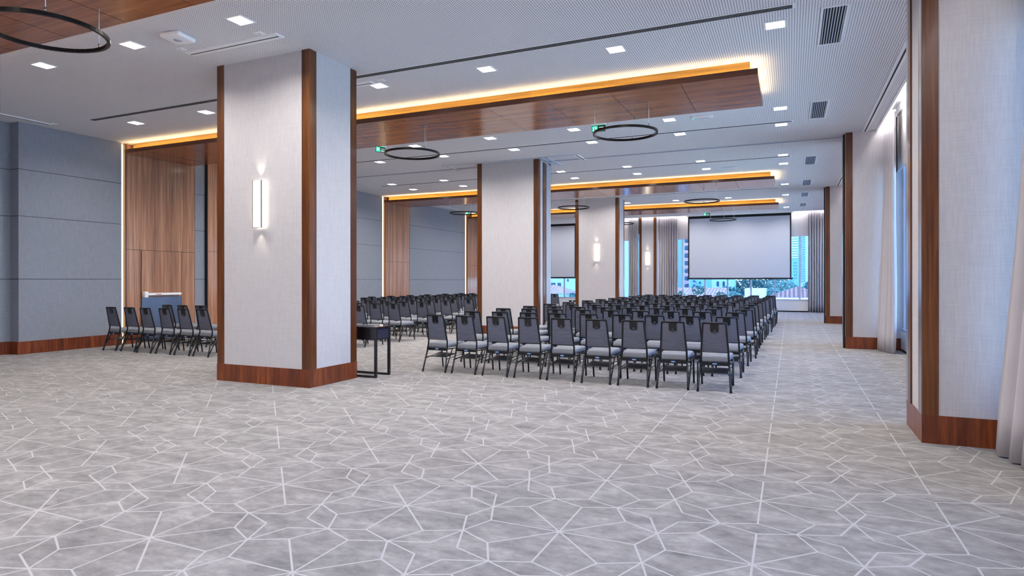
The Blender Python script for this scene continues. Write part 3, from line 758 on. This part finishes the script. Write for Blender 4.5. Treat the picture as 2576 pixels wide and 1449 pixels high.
# long tiled roof in front of the screen gap
def roof_slope(name, xa, xb, ya, yb, ze, zr, m, lab, wm):
    t = thing(name, lab, 'house', ((xa + xb) / 2, ya, GZ)); cx = t.location.x
    B().box(xa - cx + .3, xb - cx - .3, .4, yb - ya, 0, ze - GZ + .02).ob('wall', wm, t)
    B().add([(xa - cx, 0, ze - GZ), (xb - cx, 0, ze - GZ), (xb - cx, yb - ya, zr - GZ), (xa - cx, yb - ya, zr - GZ), (xa - cx, 0, ze - GZ - .15), (xb - cx, 0, ze - GZ - .15), (xb - cx, yb - ya, zr - GZ - .15), (xa - cx, yb - ya, zr - GZ - .15)],
            [(0, 1, 2, 3), (4, 7, 6, 5), (0, 4, 5, 1), (1, 5, 6, 2), (2, 6, 7, 3), (3, 7, 4, 0)]).ob('roof', m, t)
    return t
roof_slope('house', -9.5, -3.95, 41, 46, .05, .92, E['tile'], 'long house with pale tiled roof below the white screen', E['cream'])
house_box('apartment_block', -8.95, -7.5, 62, 68, 2.2, E['blue'], 'small blue block behind the long tiled roof', 'building', [(-8.0, -7.85, 1.1, 1.3)], None, [(-8.55, -8.35, z, .12, .3, E['dark']) for z in (.5, .9, 1.3)])
t = house_box('apartment_block', -8.7, -5.9, 70, 78, 1.55, E['sky'], 'pale blue building between trees below the screen', 'building', [(-7.2, -7.0, .8, 1.3), (-6.6, -6.4, .8, 1.3)])
house_box('apartment_tower', -12.2, -10.0, 72, 80, 14, E['sky'], 'tower with pink balconies by the wide window edge', 'building', (), None,
          [(-10.72, -10.05, z, .34, .9, E['dark' if i % 2 else 'pink']) for i, z in enumerate([.2 + .42 * j for j in range(26)])])
house_box('apartment_tower', -16.5, -13.0, 82, 90, 12, E['blue'], 'plain blue tower beside the balcony tower')
house_box('white_shed', -3.16, -1.72, 50, 53, .82, E['cream'], 'flat white shed below the screen between trees', 'building')
# hip roof house near the corner curtain
t = thing('house', 'house with ridged tile roof near the corner curtain', 'house', (.35, 46, GZ))
B().box(-1.6, 1.8, -1.6, 3, 0, .34 - GZ).ob('wall', E['cream'], t)
B().add([(-1.75, -2, .34 - GZ), (2.0, -2, .34 - GZ), (2.0, 3.4, .34 - GZ), (-1.75, 3.4, .34 - GZ), (.0, .2, 1.0 - GZ), (.25, 1.4, 1.0 - GZ)], [(0, 1, 4), (1, 2, 5, 4), (2, 3, 5), (3, 0, 4, 5), (0, 3, 2, 1)]).ob('roof', E['tile2'], t)
house_box('garden_wall', -1.2, 2.6, 42.6, 42.9, .34, E['cream'], 'white garden wall under the ridged roof', 'wall')
house_box('apartment_tower', -.15, 1.72, 160, 168, 6.4, E['blue'], 'lower blue block of the far tower', 'building', [(.7 + a, .82 + a, z, z + .25) for z in (1.8, 2.5, 3.2, 3.9, 4.6, 5.3) for a in (0, .4)])
house_box('apartment_tower', -.3, 2.0, 172, 180, 40, E['sky'], 'pale far tower with stacked balconies', 'building', (), None, [(.1, 1.5, 6.9 + .62 * j, .22, .8, E['cream']) for j in range(10)])
house_box('apartment_tower', 2.2, 5.2, 176, 184, 40, E['cream'], 'white tower with balconies by the curtain', 'building', [(3.0, 3.4, 1 + .62 * j, 1.35 + .62 * j) for j in range(24)], E['blue'], [(2.3, 3.0, 1 + .62 * j, .2, .9, E['sky']) for j in range(24)])
# building seen under the second screen
house_box('apartment_block', -28.5, -22.6, 70, 78, 6, E['sky'], 'pale blue building below the half hidden screen', 'building', [(-26.0, -25.5, .7, 1.15), (-25.2, -24.8, .3, 1.15), (-25.2, -24.8, 1.75, 2.1), (-24.0, -23.85, 1.3, 1.6)])
t = thing('house', 'small house with pale tiled roof under the half hidden screen', 'house', (-16.9, 47, GZ))
B().box(-1.0, 1.0, -1.0, 2, 0, .42 - GZ).ob('wall', E['sky'], t)
B().add([(-1.3, -1.3, .42 - GZ), (1.2, -1.3, .42 - GZ), (1.2, 2.3, .42 - GZ), (-1.3, 2.3, .42 - GZ), (-.6, .5, 1.1 - GZ), (.1, .5, .95 - GZ)], [(0, 1, 5, 4), (1, 2, 5), (2, 3, 4, 5), (3, 0, 4), (0, 3, 2, 1)]).ob('roof', E['tile'], t)
house_box('apartment_tower', -17.5, -14.9, 66, 72, 12, E['sky'], 'blue tower seen past the middle column', 'building', [(-15.6, -15.3, .2 + .7 * j, .5 + .7 * j) for j in range(10)])

def tree(x, y, zt, w, m, lab, n=900, grp='trees outside the far windows'):
    t = thing('tree', lab, 'tree', (x, y, GZ), 0, grp); h = zt - GZ; rn = random.Random(int(x * 13 + y))
    B().tube([(0, 0, 0), (.05, 0, h * .5), (0, .02, h * .85)], .12, 6, .04).tube([(0, 0, h * .45), (w * .3, 0, h * .75)], .05, 5, .02).tube([(0, 0, h * .5), (-w * .3, .1, h * .78)], .05, 5, .02).ob('trunk', E['bark'], t)
    b = B()
    for i in range(n):
        a, c_, q = rn.uniform(0, 2 * pi), rn.uniform(-1, 1), rn.uniform(.35, 1) ** .5
        s = (1 - c_ * c_) ** .5; k = 1 + .25 * sin(3 * a) * cos(4 * c_)
        p = Vector((cos(a) * s * q * w / 2 * k, sin(a) * s * q * w / 2 * k, h - w * .36 + c_ * q * w * .36))
        r_ = rn.uniform(.06, .14) * (w / 2.2) ** .5
        e1 = Vector((rn.uniform(-1, 1), rn.uniform(-1, 1), rn.uniform(-1, 1))).normalized() * r_; e2 = e1.orthogonal().normalized() * r_ * .7; e3 = e1.cross(e2).normalized() * r_ * .3
        b.add([p + e1, p + e2, p - e1, p - e2, p + e3, p - e3], [(0, 1, 4), (1, 2, 4), (2, 3, 4), (3, 0, 4), (1, 0, 5), (2, 1, 5), (3, 2, 5), (0, 3, 5)])
    b.ob('foliage', m, t)
TR = [(-7.9, 85, 1.85, 3.6, 0, 'broad dark tree behind the long roof'), (-5.6, 93, 1.8, 3.6, 0, 'wide tree beyond the pale blue building'), (-4.0, 82, 1.6, 3.4, 0, 'rounded tree between long roof and white shed'),
      (-2.6, 90, 2.0, 3.8, 0, 'tree crown standing above the white shed'), (-1.0, 76, 1.75, 3.2, 1, 'grey green tree past the white shed'), (-.4, 56, 1.3, 2.6, 1, 'silvery tree beside the ridged roof'),
      (2.4, 70, 1.4, 3.0, 0, 'dark tree beyond the ridged roof'), (-5.0, 58, .9, 2.2, 0, 'low green tree behind the roof end'), (-1.3, 54, .8, 1.3, 1, 'small bush tree beside the white shed'),
      (-3.9, 48.5, .62, 1.5, 1, 'small leafy tree at the roof end'), (-24.2, 62, .8, 1.6, 1, 'small tree under the half hidden screen')]
for (x, y, z, w, k, lab) in TR: tree(x, y, z, w, E['leaf2' if k else 'leaf'], lab)
for (x, y, z, w, lab) in ((-6.05, 38.5, .80, .55, 'thin young tree in front of the long roof'), (-5.0, 38.5, 1.15, .8, 'taller thin tree in front of the long roof'), (-3.75, 38.5, .78, .7, 'thin leafy sapling at the roof corner'), (-13.0, 39, .62, .5, 'thin sapling under the half hidden screen')):
    tree(x, y, z, w, E['leaf'], lab, 160)
